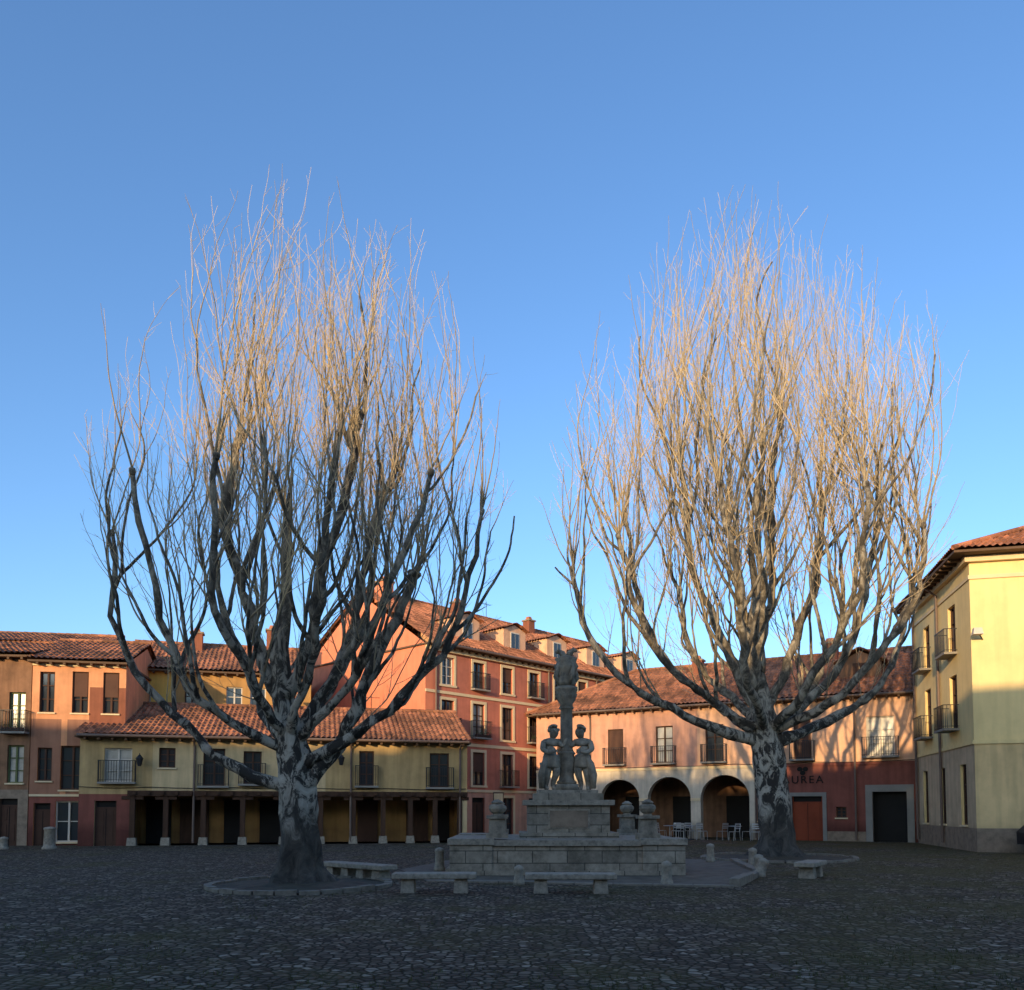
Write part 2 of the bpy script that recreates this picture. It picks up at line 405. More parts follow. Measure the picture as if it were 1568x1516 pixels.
# ---- C
opsC=[W(3.6,.8,5.1,6.9,'balcony',frame=GREENF),W(3.6,.8,2.7,4.4,'window',frame=GREENF),W(5.75,.7,5.1,6.9,'balcony',frame=GREENF,glass=CURT),W(5.75,.7,2.8,4.5,frame=GREENF,glass=CURT),W(5.5,.8,0,2.1,'door',frame=BROWNF)]
EC,LC=building('brown_corner_house',(-28,36),(-21.7,36.62),8,8.5,1.2,opsC,OLIVE,[(0,7,0,2.5,FSTONE)],mat=TILE2)
plants(EC,5.75,5.1,.9,-.38,3)
EG,LG=building('pale_rear_house',(-27,40.2),(-21.0,41.2),7,9.9,1.0,[W(3.0,.7,8.4,9.4),W(4.6,.6,8.6,9.4)],OCHRE_PALE,mat=TILE2)
# ---- A2 yellow rear
opsY=[W(.95,.75,6.5,7.6,frame=WHITEF,glass=CURT),W(3.3,.7,6.6,8.0,frame=BROWNF),W(5.4,.8,6.5,8.1,frame=WHITEF),W(6.6,.8,6.5,8.1,frame=WHITEF),W(8.4,.8,6.5,8.1)]
EY,LY=building('yellow_rear_house',(-19.9,41.5),(-10.9,44),8,8.8,1.9,opsY,OCHRE,[(0,2.5,0,9,YELLOW)],mat=TILE2)
chimney(EY,3.2,3,9.8,11.4); chimney(EY,7.2,4,10.4,12); antenna(EY,5,4,10.6)
m=MB()
for i in range(14): m.box(2.6+i*.45,2.63+i*.45,-.5,-.47,5.9,6.8,IRON)
m.box(2.5,8.8,-.5,-.46,6.8,6.84,IRON); m.box(2.5,8.8,-.55,-.004,5.8,5.9,WOOD); m.obj('balcony_rail',EY)

# ---- D : tall red building
opsD=[]
for i in range(9):
    u=1.64+2.42*i
    opsD.append(W(u,.9,8.55,10.1,'balcony' if i in(1,3) else 'window',sur=CREAMTRIM,frame=BROWNF if i else WHITEF,proj=.35,shut=.55 if i%3==2 else 0))
    opsD.append(W(u,.95,5.75,7.7,'balcony' if i!=2 else 'window',sur=CREAMTRIM,proj=.45,glass=CURT if i in(1,5) else GLASS))
    opsD.append(W(u,.95,3.0,4.9,'balcony' if i%2==0 else 'window',sur=CREAMTRIM,proj=.4,shut=.6 if i%3==1 else 0))
    opsD.append(W(u,1.0,0,2.3,'door' if i%2 else 'window',frame=BROWNF,sur=CREAMTRIM))
LD=22.0; dd=(.6823,.7310)
ED,_=building('red_apartment_building',(-4.7,44),(-4.7+LD*dd[0],44+LD*dd[1]),11.6,10.65,3.7,opsD,ROSE,[(0,.55,0,10.65,GABLE),(0,22,0,2.6,PINKP)],side=GABLE,ov=.5)
m=MB()
for z,h,p in ((8.02,.16,.06),(5.2,.18,.06),(2.6,.15,.05),(10.35,.28,.18)): m.box(0,LD,-p,0,z,z+h,CREAMTRIM)
m.obj('string_courses',ED)
for i,z in ((1,5.75),(3,5.75),(4,3.0),(0,3.0),(5,5.75)): plants(ED,1.64+2.42*i,z,1.1,-.4,i+3)
p=MB()
for u in (.7,10.2,15.2): p.tube([(u,-.45,10.6),(u,-.1,10.3),(u,-.1,.1)],.055,8,ZINC)
p.tube([(0,-.56,10.68),(LD,-.56,10.68)],.08,8,ZINC); p.obj('drainpipes',ED)
sl=3.7/5.8
for u in (4.0,8.1,12.2,16.4,20.5):
    y0=.9; zb=10.75+sl*y0
    m=MB(); zt=zb+1.45
    m.box(u-1.0,u+1.0,y0,y0+3.0,zb-.3,zt,PEACH)
    m.box(u-.4,u+.4,y0-.03,y0-.001,zb+.25,zt-.12,WHITEF); m.box(u-.33,u-.03,y0-.045,y0-.031,zb+.32,zt-.2,GLASS); m.box(u+.03,u+.33,y0-.045,y0-.031,zb+.32,zt-.2,GLASS)
    slope(m,(u-1.25,y0-.25,zt),(u-1.25,y0+3.4,zt),(1.25,0,.45),.0,0,TILE); slope(m,(u+1.25,y0-.25,zt),(u+1.25,y0+3.4,zt),(-1.25,0,.45),.0,0,TILE)
    m.poly([(u-1.0,y0+.002,zt),(u+1.0,y0+.002,zt),(u,y0+.002,zt+.36)],PEACH)
    m.obj('dormer',ED)
m=MB()
for u in (6.0,10.1,14.3,18.4):
    y=1.6; z=10.9+sl*y
    m.poly([(u-.5,y,z+.12),(u+.5,y,z+.12),(u+.5,y+1.1,z+.12+sl*1.1),(u-.5,y+1.1,z+.12+sl*1.1)],GLASS)
m.obj('skylights',ED)
chimney(ED,1.2,5.2,14,15.2,.8,GABLE); chimney(ED,7,5.0,14,15.0,.6); chimney(ED,14,5.0,14,15.0,.6); antenna(ED,10.5,5.8,14.3)

# ---- E : arched building
A3=dict(kind='arch',z0=0,spring=2.2,depth=.5,mat=WHITEW,rev=WHITEW)
opsE=[dict(A3,u0=4.2,u1=6.6,z1=3.35),dict(A3,u0=7.1,u1=9.6,z1=3.45),dict(A3,u0=10.15,u1=12.8,z1=3.5),
 W(5.17,.95,4.25,6.3,'balcony',shut=.95,proj=.4),W(8.11,1.0,4.25,6.35,'balcony',glass=CURT,proj=.4),W(10.96,1.0,4.25,6.3,'balcony',proj=.4),W(1.8,.8,4.4,5.9,'window'),
 W(13.9,.8,4.3,6.3,'balcony',shut=.95,proj=.4),W(15.57,.85,4.25,6.35,'balcony',shut=.95,proj=.4),W(19.3,1.3,4.3,6.3,'balcony',frame=WHITEF,glass=CURT,proj=.4),
 W(15.75,1.5,0,2.3,'door',frame=REDDOOR,rev=GREYFR),W(17.4,.5,1.2,1.75),W(19.65,1.55,0,2.5,'dark',depth=.35,rev=GREYFR),W(1.2,.9,0,2.2,'door'),W(13.6,.8,1.0,2.2)]
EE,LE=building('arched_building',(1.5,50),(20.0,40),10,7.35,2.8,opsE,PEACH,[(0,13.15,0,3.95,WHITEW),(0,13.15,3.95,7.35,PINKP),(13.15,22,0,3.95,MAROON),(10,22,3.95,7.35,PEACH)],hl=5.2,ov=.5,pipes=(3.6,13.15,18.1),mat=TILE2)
m=MB()
m.box(0,13.15,-.05,0,3.86,4.0,CREAMTRIM); m.box(13.16,LE,-.06,0,3.88,4.02,MAROON)
m.box(14.8,14.995,-.04,0,0,2.5,GREYFR); m.box(16.505,16.7,-.04,0,0,2.5,GREYFR); m.box(14.995,16.505,-.04,0,2.305,2.5,GREYFR)
m.box(18.55,18.87,-.05,0,0,2.85,GREYFR); m.box(20.43,20.75,-.05,0,0,2.85,GREYFR); m.box(18.87,20.43,-.05,0,2.505,2.85,GREYFR)
m.box(6.6,7.1,-.05,0,2.1,2.25,CREAMTRIM); m.box(9.6,10.15,-.05,0,2.1,2.25,CREAMTRIM); m.box(3.95,4.2,-.05,0,2.1,2.25,CREAMTRIM)
m.box(13.2,14.79,-.03,0,0,.5,FSTONE); m.box(16.71,18.54,-.03,0,0,.5,FSTONE)
m.obj('trim',EE)
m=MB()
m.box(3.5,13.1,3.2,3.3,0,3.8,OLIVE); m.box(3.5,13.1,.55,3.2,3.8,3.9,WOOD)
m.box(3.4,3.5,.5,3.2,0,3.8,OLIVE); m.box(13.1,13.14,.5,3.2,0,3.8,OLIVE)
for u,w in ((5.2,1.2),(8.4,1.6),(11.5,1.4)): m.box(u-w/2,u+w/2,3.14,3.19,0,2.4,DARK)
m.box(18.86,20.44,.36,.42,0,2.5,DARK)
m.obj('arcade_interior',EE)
def text(body,size,u,z,parent,mat,name):
    c=bpy.data.curves.new(name,'FONT'); c.body=body; c.size=size; c.extrude=.02; c.align_x='CENTER'; c.space_character=1.25
    o=bpy.data.objects.new(name,c); S.collection.objects.link(o); o.parent=parent; o.location=(u,-.03,z); o.rotation_euler=(math.pi/2,0,0); c.materials.append(mat)
SG=empty('wall_sign'); SG.location=EE.location; SG.rotation_euler=EE.rotation_euler
text('ÁUREA',.56,15.55,2.98,SG,DARK,'letters')
mm=MB()
for cx,cz in ((15.42,3.72),(15.7,3.72),(15.56,3.52)):
    mm.poly([(cx+.14*math.cos(t*math.pi/8),-.05,cz+.12*math.sin(t*math.pi/8)) for t in range(16)],DARK)
mm.obj('emblem',SG)
cable(EE,[0,4,8,12,16,21],4.08,.06)
chimney(EE,9,4,9.2,10.6); chimney(EE,16.5,4.5,9.4,11.0,.8); antenna(EE,12,5,10)
m=MB(); u=18.3; m.box(u-1,u+1,1.4,4.0,8.1,9.4,OLIVE); m.box(u-.35,u+.35,1.36,1.399,8.6,9.3,BROWNF)
slope(m,(u-1.3,1.1,9.35),(u-1.3,4.6,9.35),(1.3,0,.75),0,0,TILE2); slope(m,(u+1.3,1.1,9.35),(u+1.3,4.6,9.35),(-1.3,0,.75),0,0,TILE2)
m.poly([(u-1,1.402,9.4),(u+1,1.402,9.4),(u,1.402,9.95)],OLIVE); m.obj('dormer',EE)

# ---- F : yellow building right
opsF=[W(2.4,1.0,8.0,10.0,'balcony',proj=.5),W(6.3,1.0,8.0,10.0,'balcony',proj=.5),
 W(2.4,1.0,4.9,7.1,'balcony',proj=.5),W(6.3,1.0,4.9,7.1,'balcony',proj=.6),
 W(1.6,.8,1.0,3.4),W(4.4,.8,1.0,3.4),W(7.3,.8,1.0,3.4)]
EF,LF=building('yellow_corner_building',(19.6,39.5),(17.6,31),14,11.4,2.6,opsF,FYEL,[(0,9,0,4.1,FGREY),(0,9,0,.9,FSTONE)],hl=4.9,hr=4.9,ov=.75)
m=MB()
x=LF
m.box(x,x+.03,0,14,.0,.9,FSTONE); m.box(x,x+.02,0,14,.9,4.1,FLOW); m.box(x,x+.07,-.07,14,4.1,4.25,FYEL)
m.box(x,x+.06,-.06,14,10.45,10.6,CREAMTRIM); m.box(x,x+.2,-.2,14,11.1,11.33,CREAMTRIM)
m.box(0,x,-.2,0,11.1,11.33,CREAMTRIM); m.box(0,x,-.06,0,4.1,4.25,FYEL); m.box(0,x,-.05,0,10.45,10.58,CREAMTRIM)
m.obj('string_courses',EF)
p=MB()
for u in (.4,4.5): p.tube([(u,-.6,11.3),(u,-.1,10.9),(u,-.1,.2)],.06,8,ZINC)
p.tube([(x+.12,2.2,11),(x+.12,2.2,4.4)],.03,6,ZINC)
p.obj('drainpipes',EF)
m=MB()
for y,z in ((1.6,1.0),(4.6,1.0),(4.6,5),(4.6,8),(8,5),(8,8)):
    m.box(x-.02,x+.035,y+1.4,y+2.4,z,z+1.9,BROWNF); m.box(x+.036,x+.045,y+1.5,y+2.3,z+.1,z+1.8,GLASS)
m.obj('front_windows',EF)
FL=empty('wall_floodlight'); FL.location=EF.location; FL.rotation_euler=EF.rotation_euler
m=MB(); m.tube([(x,.4,8.1),(x+.5,.1,8.3)],.025,6,IRON); m.box(x+.35,x+.65,-.1,.25,8.2,8.45,WHITEF,taper=.04); m.obj('lamp_head',FL)

# ---- invented unseen houses behind the viewpoint, heights set to shade the square
xs=-78
hh=[14.6,14.0,14.9,14.3,14.8,14.1,14.7,14.4,14.9,14.2]
for i,h in enumerate(hh):
    w=11.5
    ops=[]
    for k in range(4):
        for z in (1,4.2,7.4): ops.append(W(1.6+k*2.75,1.0,z,z+1.8,sur=CREAMTRIM))
    building('unseen_shade_house',(xs+w,-14),(xs,-14),9,h-3.0,2.7,ops,(CREAM,SALMON,OCHRE_PALE,PINKP)[i%4],mat=TILE2)
    xs+=w+.02

# ------------------------------------------------------------------ ground
def ground_mat():
    m,nt,bs=nodes('cobblestones'); L=nt.links
    tc=N(nt,'ShaderNodeTexCoord')
    wn=N(nt,'ShaderNodeTexNoise'); wn.inputs['Scale'].default_value=1.5; wn.inputs['Detail'].default_value=2; L.new(tc.outputs['Object'],wn.inputs['Vector'])
    mv=N(nt,'ShaderNodeVectorMath',operation='MULTIPLY_ADD'); L.new(wn.outputs['Color'],mv.inputs[0]); mv.inputs[1].default_value=(.12,.12,0); L.new(tc.outputs['Object'],mv.inputs[2])
    v=N(nt,'ShaderNodeTexVoronoi',feature='DISTANCE_TO_EDGE',voronoi_dimensions='2D'); v.inputs['Scale'].default_value=9; L.new(mv.outputs[0],v.inputs['Vector'])
    vc=N(nt,'ShaderNodeTexVoronoi',voronoi_dimensions='2D'); vc.inputs['Scale'].default_value=9; L.new(mv.outputs[0],vc.inputs['Vector'])
    sp=N(nt,'ShaderNodeSeparateColor'); L.new(vc.outputs['Color'],sp.inputs[0])
    c=ramp(nt,sp.outputs[0],[(0,(.068,.050,.036)),(.5,(.135,.103,.074)),(.85,(.21,.165,.12)),(1,(.34,.28,.21))])
    edge=ramp(nt,v.outputs[0],[(.04,(0,0,0)),(.2,(1,1,1))])
    gn=N(nt,'ShaderNodeTexNoise'); gn.inputs['Scale'].default_value=.35; gn.inputs['Detail'].default_value=6; gn.inputs['Roughness'].default_value=.7; L.new(tc.outputs['Object'],gn.inputs['Vector'])
    sx=N(nt,'ShaderNodeSeparateXYZ'); L.new(tc.outputs['Object'],sx.inputs[0])
    mr=N(nt,'ShaderNodeMapRange'); mr.inputs[1].default_value=-6; mr.inputs[2].default_value=14; mr.inputs[3].default_value=-.05; mr.inputs[4].default_value=.10; L.new(sx.outputs[0],mr.inputs[0])
    gm=N(nt,'ShaderNodeMath',operation='ADD'); L.new(gn.outputs['Fac'],gm.inputs[0]); L.new(mr.outputs[0],gm.inputs[1])
    dirt=ramp(nt,gm.outputs[0],[(.4,(.036,.027,.019)),(.6,(.042,.038,.013))])
    mx=N(nt,'ShaderNodeMixRGB'); L.new(edge.outputs[0],mx.inputs[0]); L.new(dirt.outputs[0],mx.inputs[1]); L.new(c.outputs[0],mx.inputs[2])
    g2=ramp(nt,gm.outputs[0],[(.48,(0,0,0)),(.66,(.75,.75,.75))])
    gf=N(nt,'ShaderNodeTexNoise'); gf.inputs['Scale'].default_value=14; gf.inputs['Detail'].default_value=3; L.new(tc.outputs['Object'],gf.inputs['Vector'])
    grassc=ramp(nt,gf.outputs['Fac'],[(.35,(.055,.046,.016)),(.65,(.13,.11,.042))])
    mx2=N(nt,'ShaderNodeMixRGB'); L.new(g2.outputs[0],mx2.inputs[0]); L.new(mx.outputs[0],mx2.inputs[1]); L.new(grassc.outputs[0],mx2.inputs[2])
    L.new(mx2.outputs[0],bs.inputs['Base Color']); bs.inputs['Roughness'].default_value=.85; bs.inputs['Specular IOR Level'].default_value=.12
    r=ramp(nt,v.outputs[0],[(0,(0,0,0)),(.1,(.6,.6,.6)),(.35,(1,1,1))])
    ad=N(nt,'ShaderNodeMath',operation='MULTIPLY_ADD'); L.new(gf.outputs['Fac'],ad.inputs[0]); ad.inputs[1].default_value=.3; L.new(r.outputs[0],ad.inputs[2])
    b=N(nt,'ShaderNodeBump'); b.inputs['Strength'].default_value=.9; b.inputs['Distance'].default_value=.04
    L.new(ad.outputs[0],b.inputs['Height']); L.new(b.outputs[0],bs.inputs['Normal'])
    return m
COB=ground_mat()
m=MB(); m.poly([(-900,-900,0),(900,-900,0),(900,900,0),(-900,900,0)],COB); m.obj('ground')
DIRT=M('soil',(.065,.052,.033),var=.5,scale=4,bump=.8,bscale=12)
KERB=M('kerb_stone',(.22,.185,.14),var=.35,scale=6,bump=.5,bscale=30)
def kerb_ring(name,cx,cy,r):
    E=empty(name,(cx,cy,0)); n=28
    m=MB()
    for i in range(n):
        a0=2*math.pi*i/n+.012; a1=2*math.pi*(i+1)/n-.012; h=.08+random.uniform(-.02,.02); ro=random.uniform(-.025,.025)
        P=[]
        for rr in (r-.08+ro,r+.08+ro):
            for a in (a0,a1): P.append((rr*math.cos(a),rr*math.sin(a)))
        q=[P[0],P[2],P[3],P[1]]
        b=len(m.v); k=m.mi(KERB)
        m.v+= [(x,y,-.02) for x,y in q]+[(x,y,h) for x,y in q]
        for f in ((4,5,6,7),(0,1,5,4),(1,2,6,5),(2,3,7,6),(3,0,4,7)): m.f.append(tuple(b+t for t in f)); m.m.append(k)
    m.obj('kerb',E)
    m=MB(); k=m.mi(DIRT); R=10
    m.v.append((0,0,.16))
    for j in range(1,R+1):
        for i in range(48):
            a=2*math.pi*i/48; rr=(r-.05)*j/R
            m.v.append((rr*math.cos(a),rr*math.sin(a),.03+.11*(1-j/R)+.03*noise.noise(Vector((rr*math.cos(a)*3,rr*math.sin(a)*3,cx)))))
    for i in range(48): m.f.append((0,1+i,1+(i+1)%48)); m.m.append(k)
    for j in range(R-1):
        for i in range(48):
            i2=(i+1)%48; m.f.append((1+j*48+i,1+(j+1)*48+i,1+(j+1)*48+i2,1+j*48+i2)); m.m.append(k)
    m.obj('soil',E,smooth=True)
kerb_ring('tree_kerb',-4.45,17.3,1.85)
kerb_ring('tree_kerb',8.75,27,2.4)
GR=M('grass_blades',(.08,.08,.022),var=.5,scale=3)
m=MB(); rg=random.Random(5); kk=m.mi(GR)
for i in range(3200):
    y=6.5+22*rg.random()**1.3; x=rg.uniform(-.66,.66)*y
    if noise.noise(Vector((x*.35,y*.35,3)))+.012*x<.0: continue
    if -3.2<x<7 and 17<y<28: continue
    for b in range(rg.randint(3,7)):
        a=rg.uniform(0,6.28); bx=x+rg.gauss(0,.03); by=y+rg.gauss(0,.03); h=rg.uniform(.02,.06); w=.004
        t=(bx+math.cos(a)*h*.6,by+math.sin(a)*h*.6,h)
        c=len(m.v); m.v+=[(bx-w*math.sin(a),by+w*math.cos(a),0),(bx+w*math.sin(a),by-w*math.cos(a),0),t]; m.f.append((c,c+1,c+2)); m.m.append(kk)
m.obj('grass')

# ------------------------------------------------------------------ trees
def bark():
    m,nt,bs=nodes('poplar_bark'); L=nt.links
    tc=N(nt,'ShaderNodeTexCoord'); mp=N(nt,'ShaderNodeMapping'); mp.inputs['Scale'].default_value=(1,1,.6); L.new(tc.outputs['Object'],mp.inputs[0])
    n=N(nt,'ShaderNodeTexNoise'); n.inputs['Scale'].default_value=3.0; n.inputs['Detail'].default_value=7; n.inputs['Roughness'].default_value=.72; n.inputs['Distortion'].default_value=1.0
    L.new(mp.outputs[0],n.inputs['Vector'])
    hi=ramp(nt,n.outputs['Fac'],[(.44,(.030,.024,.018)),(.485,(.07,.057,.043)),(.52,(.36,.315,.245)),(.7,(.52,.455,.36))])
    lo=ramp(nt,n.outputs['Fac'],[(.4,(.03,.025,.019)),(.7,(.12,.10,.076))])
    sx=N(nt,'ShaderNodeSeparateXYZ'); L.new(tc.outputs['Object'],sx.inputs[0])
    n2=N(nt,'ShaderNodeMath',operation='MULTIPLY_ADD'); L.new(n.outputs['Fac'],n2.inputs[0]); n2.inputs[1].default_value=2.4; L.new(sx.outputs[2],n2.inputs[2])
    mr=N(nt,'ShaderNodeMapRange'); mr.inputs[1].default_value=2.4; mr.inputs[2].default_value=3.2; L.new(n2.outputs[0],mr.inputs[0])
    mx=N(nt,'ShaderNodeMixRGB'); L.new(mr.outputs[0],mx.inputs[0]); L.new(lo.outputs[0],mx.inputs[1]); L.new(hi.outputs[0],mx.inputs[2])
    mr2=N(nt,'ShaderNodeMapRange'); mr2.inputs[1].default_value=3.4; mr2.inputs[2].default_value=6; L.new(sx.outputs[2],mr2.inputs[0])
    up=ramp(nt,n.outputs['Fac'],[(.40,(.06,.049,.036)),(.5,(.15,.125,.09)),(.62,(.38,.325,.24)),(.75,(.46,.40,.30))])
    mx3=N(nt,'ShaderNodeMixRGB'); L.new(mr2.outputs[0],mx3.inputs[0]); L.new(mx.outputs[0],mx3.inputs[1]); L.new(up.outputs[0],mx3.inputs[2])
    L.new(mx3.outputs[0],bs.inputs['Base Color'])
    b=N(nt,'ShaderNodeBump'); b.inputs['Strength'].default_value=.9; b.inputs['Distance'].default_value=.07; L.new(n.outputs['Fac'],b.inputs['Height']); L.new(b.outputs[0],bs.inputs['Normal'])
    bs.inputs['Roughness'].default_value=.9
    return m
BARK=bark()
BRANCH=M('branch_bark',(.34,.265,.165),var=.3,scale=2.5,rough=.85)
TWIG=M('twig_bark',(.64,.475,.27),var=.25,scale=2,rough=.7)

def interp(tab,z):
    if z<=tab[0][0]: return tab[0][1]
    for (a,b),(c,d) in zip(tab,tab[1:]):
        if z<=c: return b+(d-b)*(z-a)/(c-a)
    return 0
def make_tree(name,loc,seed,H,env,offx,trunk,limbs,k,dens=1.0):
    rnd=random.Random(seed); g=rnd.gauss; U=rnd.uniform
    E=empty(name,loc)
    thick=MB(); thin=MB()
    def outside(p,sc):
        cx=offx*min(1,p.z/(H*.4)); rr=math.hypot(p.x-cx,p.y); az=math.atan2(p.y,p.x-cx)
        nn=noise.noise(Vector((math.cos(az)*1.8,math.sin(az)*1.8,p.z*.25+seed)))
        return rr>interp(env,p.z/(min(1.02,sc)+.06*nn))*(min(sc,1.02)+.12*nn)
    def path(p,d,L,r0,r1,seg,up,wob,sc=1.0,stop=True):
        n=max(2,round(L/seg)); st=L/n; pts=[p.copy()]; d=d.normalized()
        for i in range(n):
            d=(d+Vector((g(0,wob),g(0,wob),g(0,wob*.6)+up*st))).normalized()
            q=p+d*st
            if stop and outside(q,sc): break
            p=q; pts.append(p.copy())
        m=len(pts); return pts,[r0+(r1-r0)*(i/(max(1,m-1)))**.8 for i in range(m)]
    def at(pts,rads,t):
        f=t*(len(pts)-1); i=min(int(f),len(pts)-2); a=f-i
        return pts[i].lerp(pts[i+1],a),(pts[i+1]-pts[i]).normalized(),rads[i]+(rads[i+1]-rads[i])*a
    def perp(d):
        v=Vector((g(0,1),g(0,1),g(0,1))); v=v-d*v.dot(d); return v.normalized()
    def twigs(pts,rads,n,Lm,t0=.15):
        for _ in range(n):
            p,d,r=at(pts,rads,U(t0,1)); L=Lm*U(.35,1.2)
            a=U(.35,.9); dd=d*math.cos(a)+perp(d)*math.sin(a)
            tp,tr=path(p,dd,L,min(r*.8,.0115*k),.005*k,.28*k,.6/k*.5,.11,U(.85,1.08))
            if len(tp)>2: thin.tube(tp,tr,3,TWIG,caps=False)
    def shoot(p,d,L,r,lev=0):
        sc=U(.72,1.06)
        pts,rads=path(p,d,L,r,.008*k,.42*k,.42/k*.5,.075,sc)
        if len(pts)<3: return
        thin.tube(pts,rads,4 if r>.02*k else 3,TWIG if r<.03*k else BRANCH,caps=False)
        al=sum((pts[i+1]-pts[i]).length for i in range(len(pts)-1))
        if lev==0:
            for _ in range(int(al*.5/k*dens+1)):
                q,dq,rq=at(pts,rads,U(.08,.8)); a=U(.3,.75); dd=dq*math.cos(a)+perp(dq)*math.sin(a)
                shoot(q,dd,al*U(.25,.65),min(rq*.7,.024*k),1)
        twigs(pts,rads,int(al*.8/k*dens)+1,.85*k)
    n=30; T=[Vector(t[:3]) for t in trunk]; R=[t[3] for t in trunk]
    tp=[];tr=[]
    for i in range(n+1):
        f=i/n*(len(T)-1); j=min(int(f),len(T)-2); a=f-j
        tp.append(T[j].lerp(T[j+1],a)); tr.append(R[j]+(R[j+1]-R[j])*a)
    b=len(thick.v); thick.tube(tp,tr,28,BARK)
    for i in range(b,len(thick.v)):
        v=Vector(thick.v[i]); ring=(i-b)//28; c=tp[min(ring,n)]; d=v-c; az=math.atan2(d.y,d.x)
        f=1+.05*math.sin(az*5+v.z*.6)+.04*math.sin(az*9+v.z*1.1)+.2*noise.noise(v*1.8)+.14*noise.noise(v*4.5)+ max(0,.55-v.z)*.5*(1+.7*math.sin(az*5+1))
        thick.v[i]=(c.x+d.x*f,c.y+d.y*f,v.z)
    for lb in limbs:
        az,reach,zs,ze,co,cz,r0,r1=lb
        az=rad(az)+g(0,.08); dirv=Vector((math.cos(az),math.sin(az),0))
        s=None
        for i in range(n): 
            if tp[i].z<=zs<=tp[i+1].z: s=tp[i].copy()
        s=s or tp[-1].copy()
        s=s+dirv*.06
        c1=Vector((s.x,s.y,0))+dirv*co; c1.z=cz; e=Vector((offx*.8,0,0))+dirv*reach; e.z=ze
        mpt=18; pts=[];rads=[]
        ph=U(0,6)
        for i in range(mpt+1):
            t=i/mpt; p=s*(1-t)**2+c1*2*t*(1-t)+e*t*t
            w=min(1,t*3)*.24*k
            p=p+Vector((math.sin(t*9+ph),math.cos(t*8+ph),math.sin(t*11+ph)*.5))*w+Vector((g(0,.08),g(0,.08),g(0,.03)))*k
            pts.append(p); rads.append((r0+(r1-r0)*t**.6)*(1+.09*g(0,1))*(1.3 if t==0 else 1))
        thick.tube(pts,rads,10,BARK)
        L=sum((pts[i+1]-pts[i]).length for i in range(mpt))
        pe,de,re=at(pts,rads,1)
        thick.tube([pe-de*.2*k,pe,pe+de*.12*k,pe+de*.17*k],[re,re*1.5,re*1.3,re*.5],8,BARK)
        for _ in range(int(5*dens)+rnd.randint(0,3)):
            dd=(de*.6+Vector((0,0,.9))+perp(de)*U(.15,.7)); shoot(pe+perp(de)*re*.6,dd,H*U(.2,.46),U(.035,.065)*k)
        for q in range(rnd.randint(4,6)):
            t=U(.2,.95); p,d,r=at(pts,rads,t)
            out=Vector((p.x,p.y,0)); out=out.normalized() if out.length>.2 else perp(d)
            pp=perp(d); pp.z*=.3
            dd=(d*.7+pp*.9+out*.2+Vector((0,0,.35)))
            sp,sr=path(p,dd,H*U(.12,.30),min(r*.66,.125*k),.04*k,.36*k,.66/k*.5,.10,.94)
            if len(sp)<4: continue
            thick.tube(sp,sr,7,BARK,caps=False)
            for _ in range(int(U(2.0,4.4)*dens)):
                q2,d2,r2=at(sp,sr,U(.15,1)); a=U(.3,.8); d3=d2*math.cos(a)+perp(d2)*math.sin(a)+Vector((0,0,.25))
                shoot(q2,d3,H*U(.13,.36),min(r2*.7,.048*k))
            q2,d2,r2=at(sp,sr,1)
            for _ in range(2): shoot(q2,d2+perp(d2)*U(.1,.5)+Vector((0,0,.2)),H*U(.18,.42),r2*.9)
        for q in range(int(3*dens)+1):
            t=U(.2,.95); p,d,r=at(pts,rads,t); a=U(.4,1.0); shoot(p,d*math.cos(a)+perp(d)*math.sin(a)+Vector((0,0,.2)),H*U(.06,.2),min(r*.5,.03*k))
    thick.obj('trunk_and_limbs',E,smooth=True); thin.obj('branches_and_twigs',E,smooth=True)
    return E

env1=[(1.8,.6),(2.8,1.6),(3.8,3.0),(5,4.1),(6.5,4.7),(8,4.85),(9.4,4.6),(11,4.0),(12.4,3.2),(13.8,2.3),(14.8,1.4),(15.8,.1)]
trunk1=[(0,0,-.1,.56),(-.02,0,.4,.42),(-.05,0,1.2,.375),(-.10,0,2.0,.385),(-.2,0,2.8,.33),(-.42,.05,3.8,.24),(-.55,.1,5.0,.18),(-.42,.15,6.3,.12),(-.50,.2,7.6,.07),(-.35,.2,9.0,.03)]
limbs1=[(178,4.1,2.2,7.4,3.9,3.0,.16,.045),(205,3.4,2.8,8.2,3.1,3.8,.13,.05),(0,2.2,2.1,6.6,1.4,3.3,.20,.10),(352,3.9,2.5,7.6,3.5,3.8,.16,.045),
 (20,1.8,3.0,9.2,1.3,5.0,.15,.07),(155,2.6,3.2,9.0,2.2,4.8,.14,.055),(65,2.6,3.2,8.8,2.1,4.8,.12,.05),(115,2.8,3.4,8.8,2.4,4.9,.12,.05),
 (240,2.7,3.0,8.2,2.3,4.6,.12,.05),(290,2.5,3.2,8.6,2.0,4.8,.13,.05),(325,3.1,3.0,8.2,2.7,4.6,.13,.05),(185,1.5,4.0,9.6,1.4,6.2,.15,.09),(335,1.1,4.0,10.0,1.2,6.0,.14,.085)]
make_tree('poplar_tree',(-4.45,17.3,.05),14,15.8,env1,.1,trunk1,limbs1,.45,dens=.95)
env2=[(2.6,1),(4,2.2),(5.4,4.3),(7,6.5),(8.6,7.3),(12,7.3),(14.5,6.7),(17,5.6),(19.2,4.2),(21.0,2.6),(22.6,.2)]
trunk2=[(0,0,-.1,.76),(0,0,.5,.58),(-.1,0,1.8,.50),(-.25,0,3.2,.50),(-.35,0,4.2,.46),(-.55,.05,5.4,.32),(-.7,.1,7.2,.22),(-.5,.2,8.8,.15),(-.7,.2,10.6,.09),(-.5,.2,12.4,.04)]
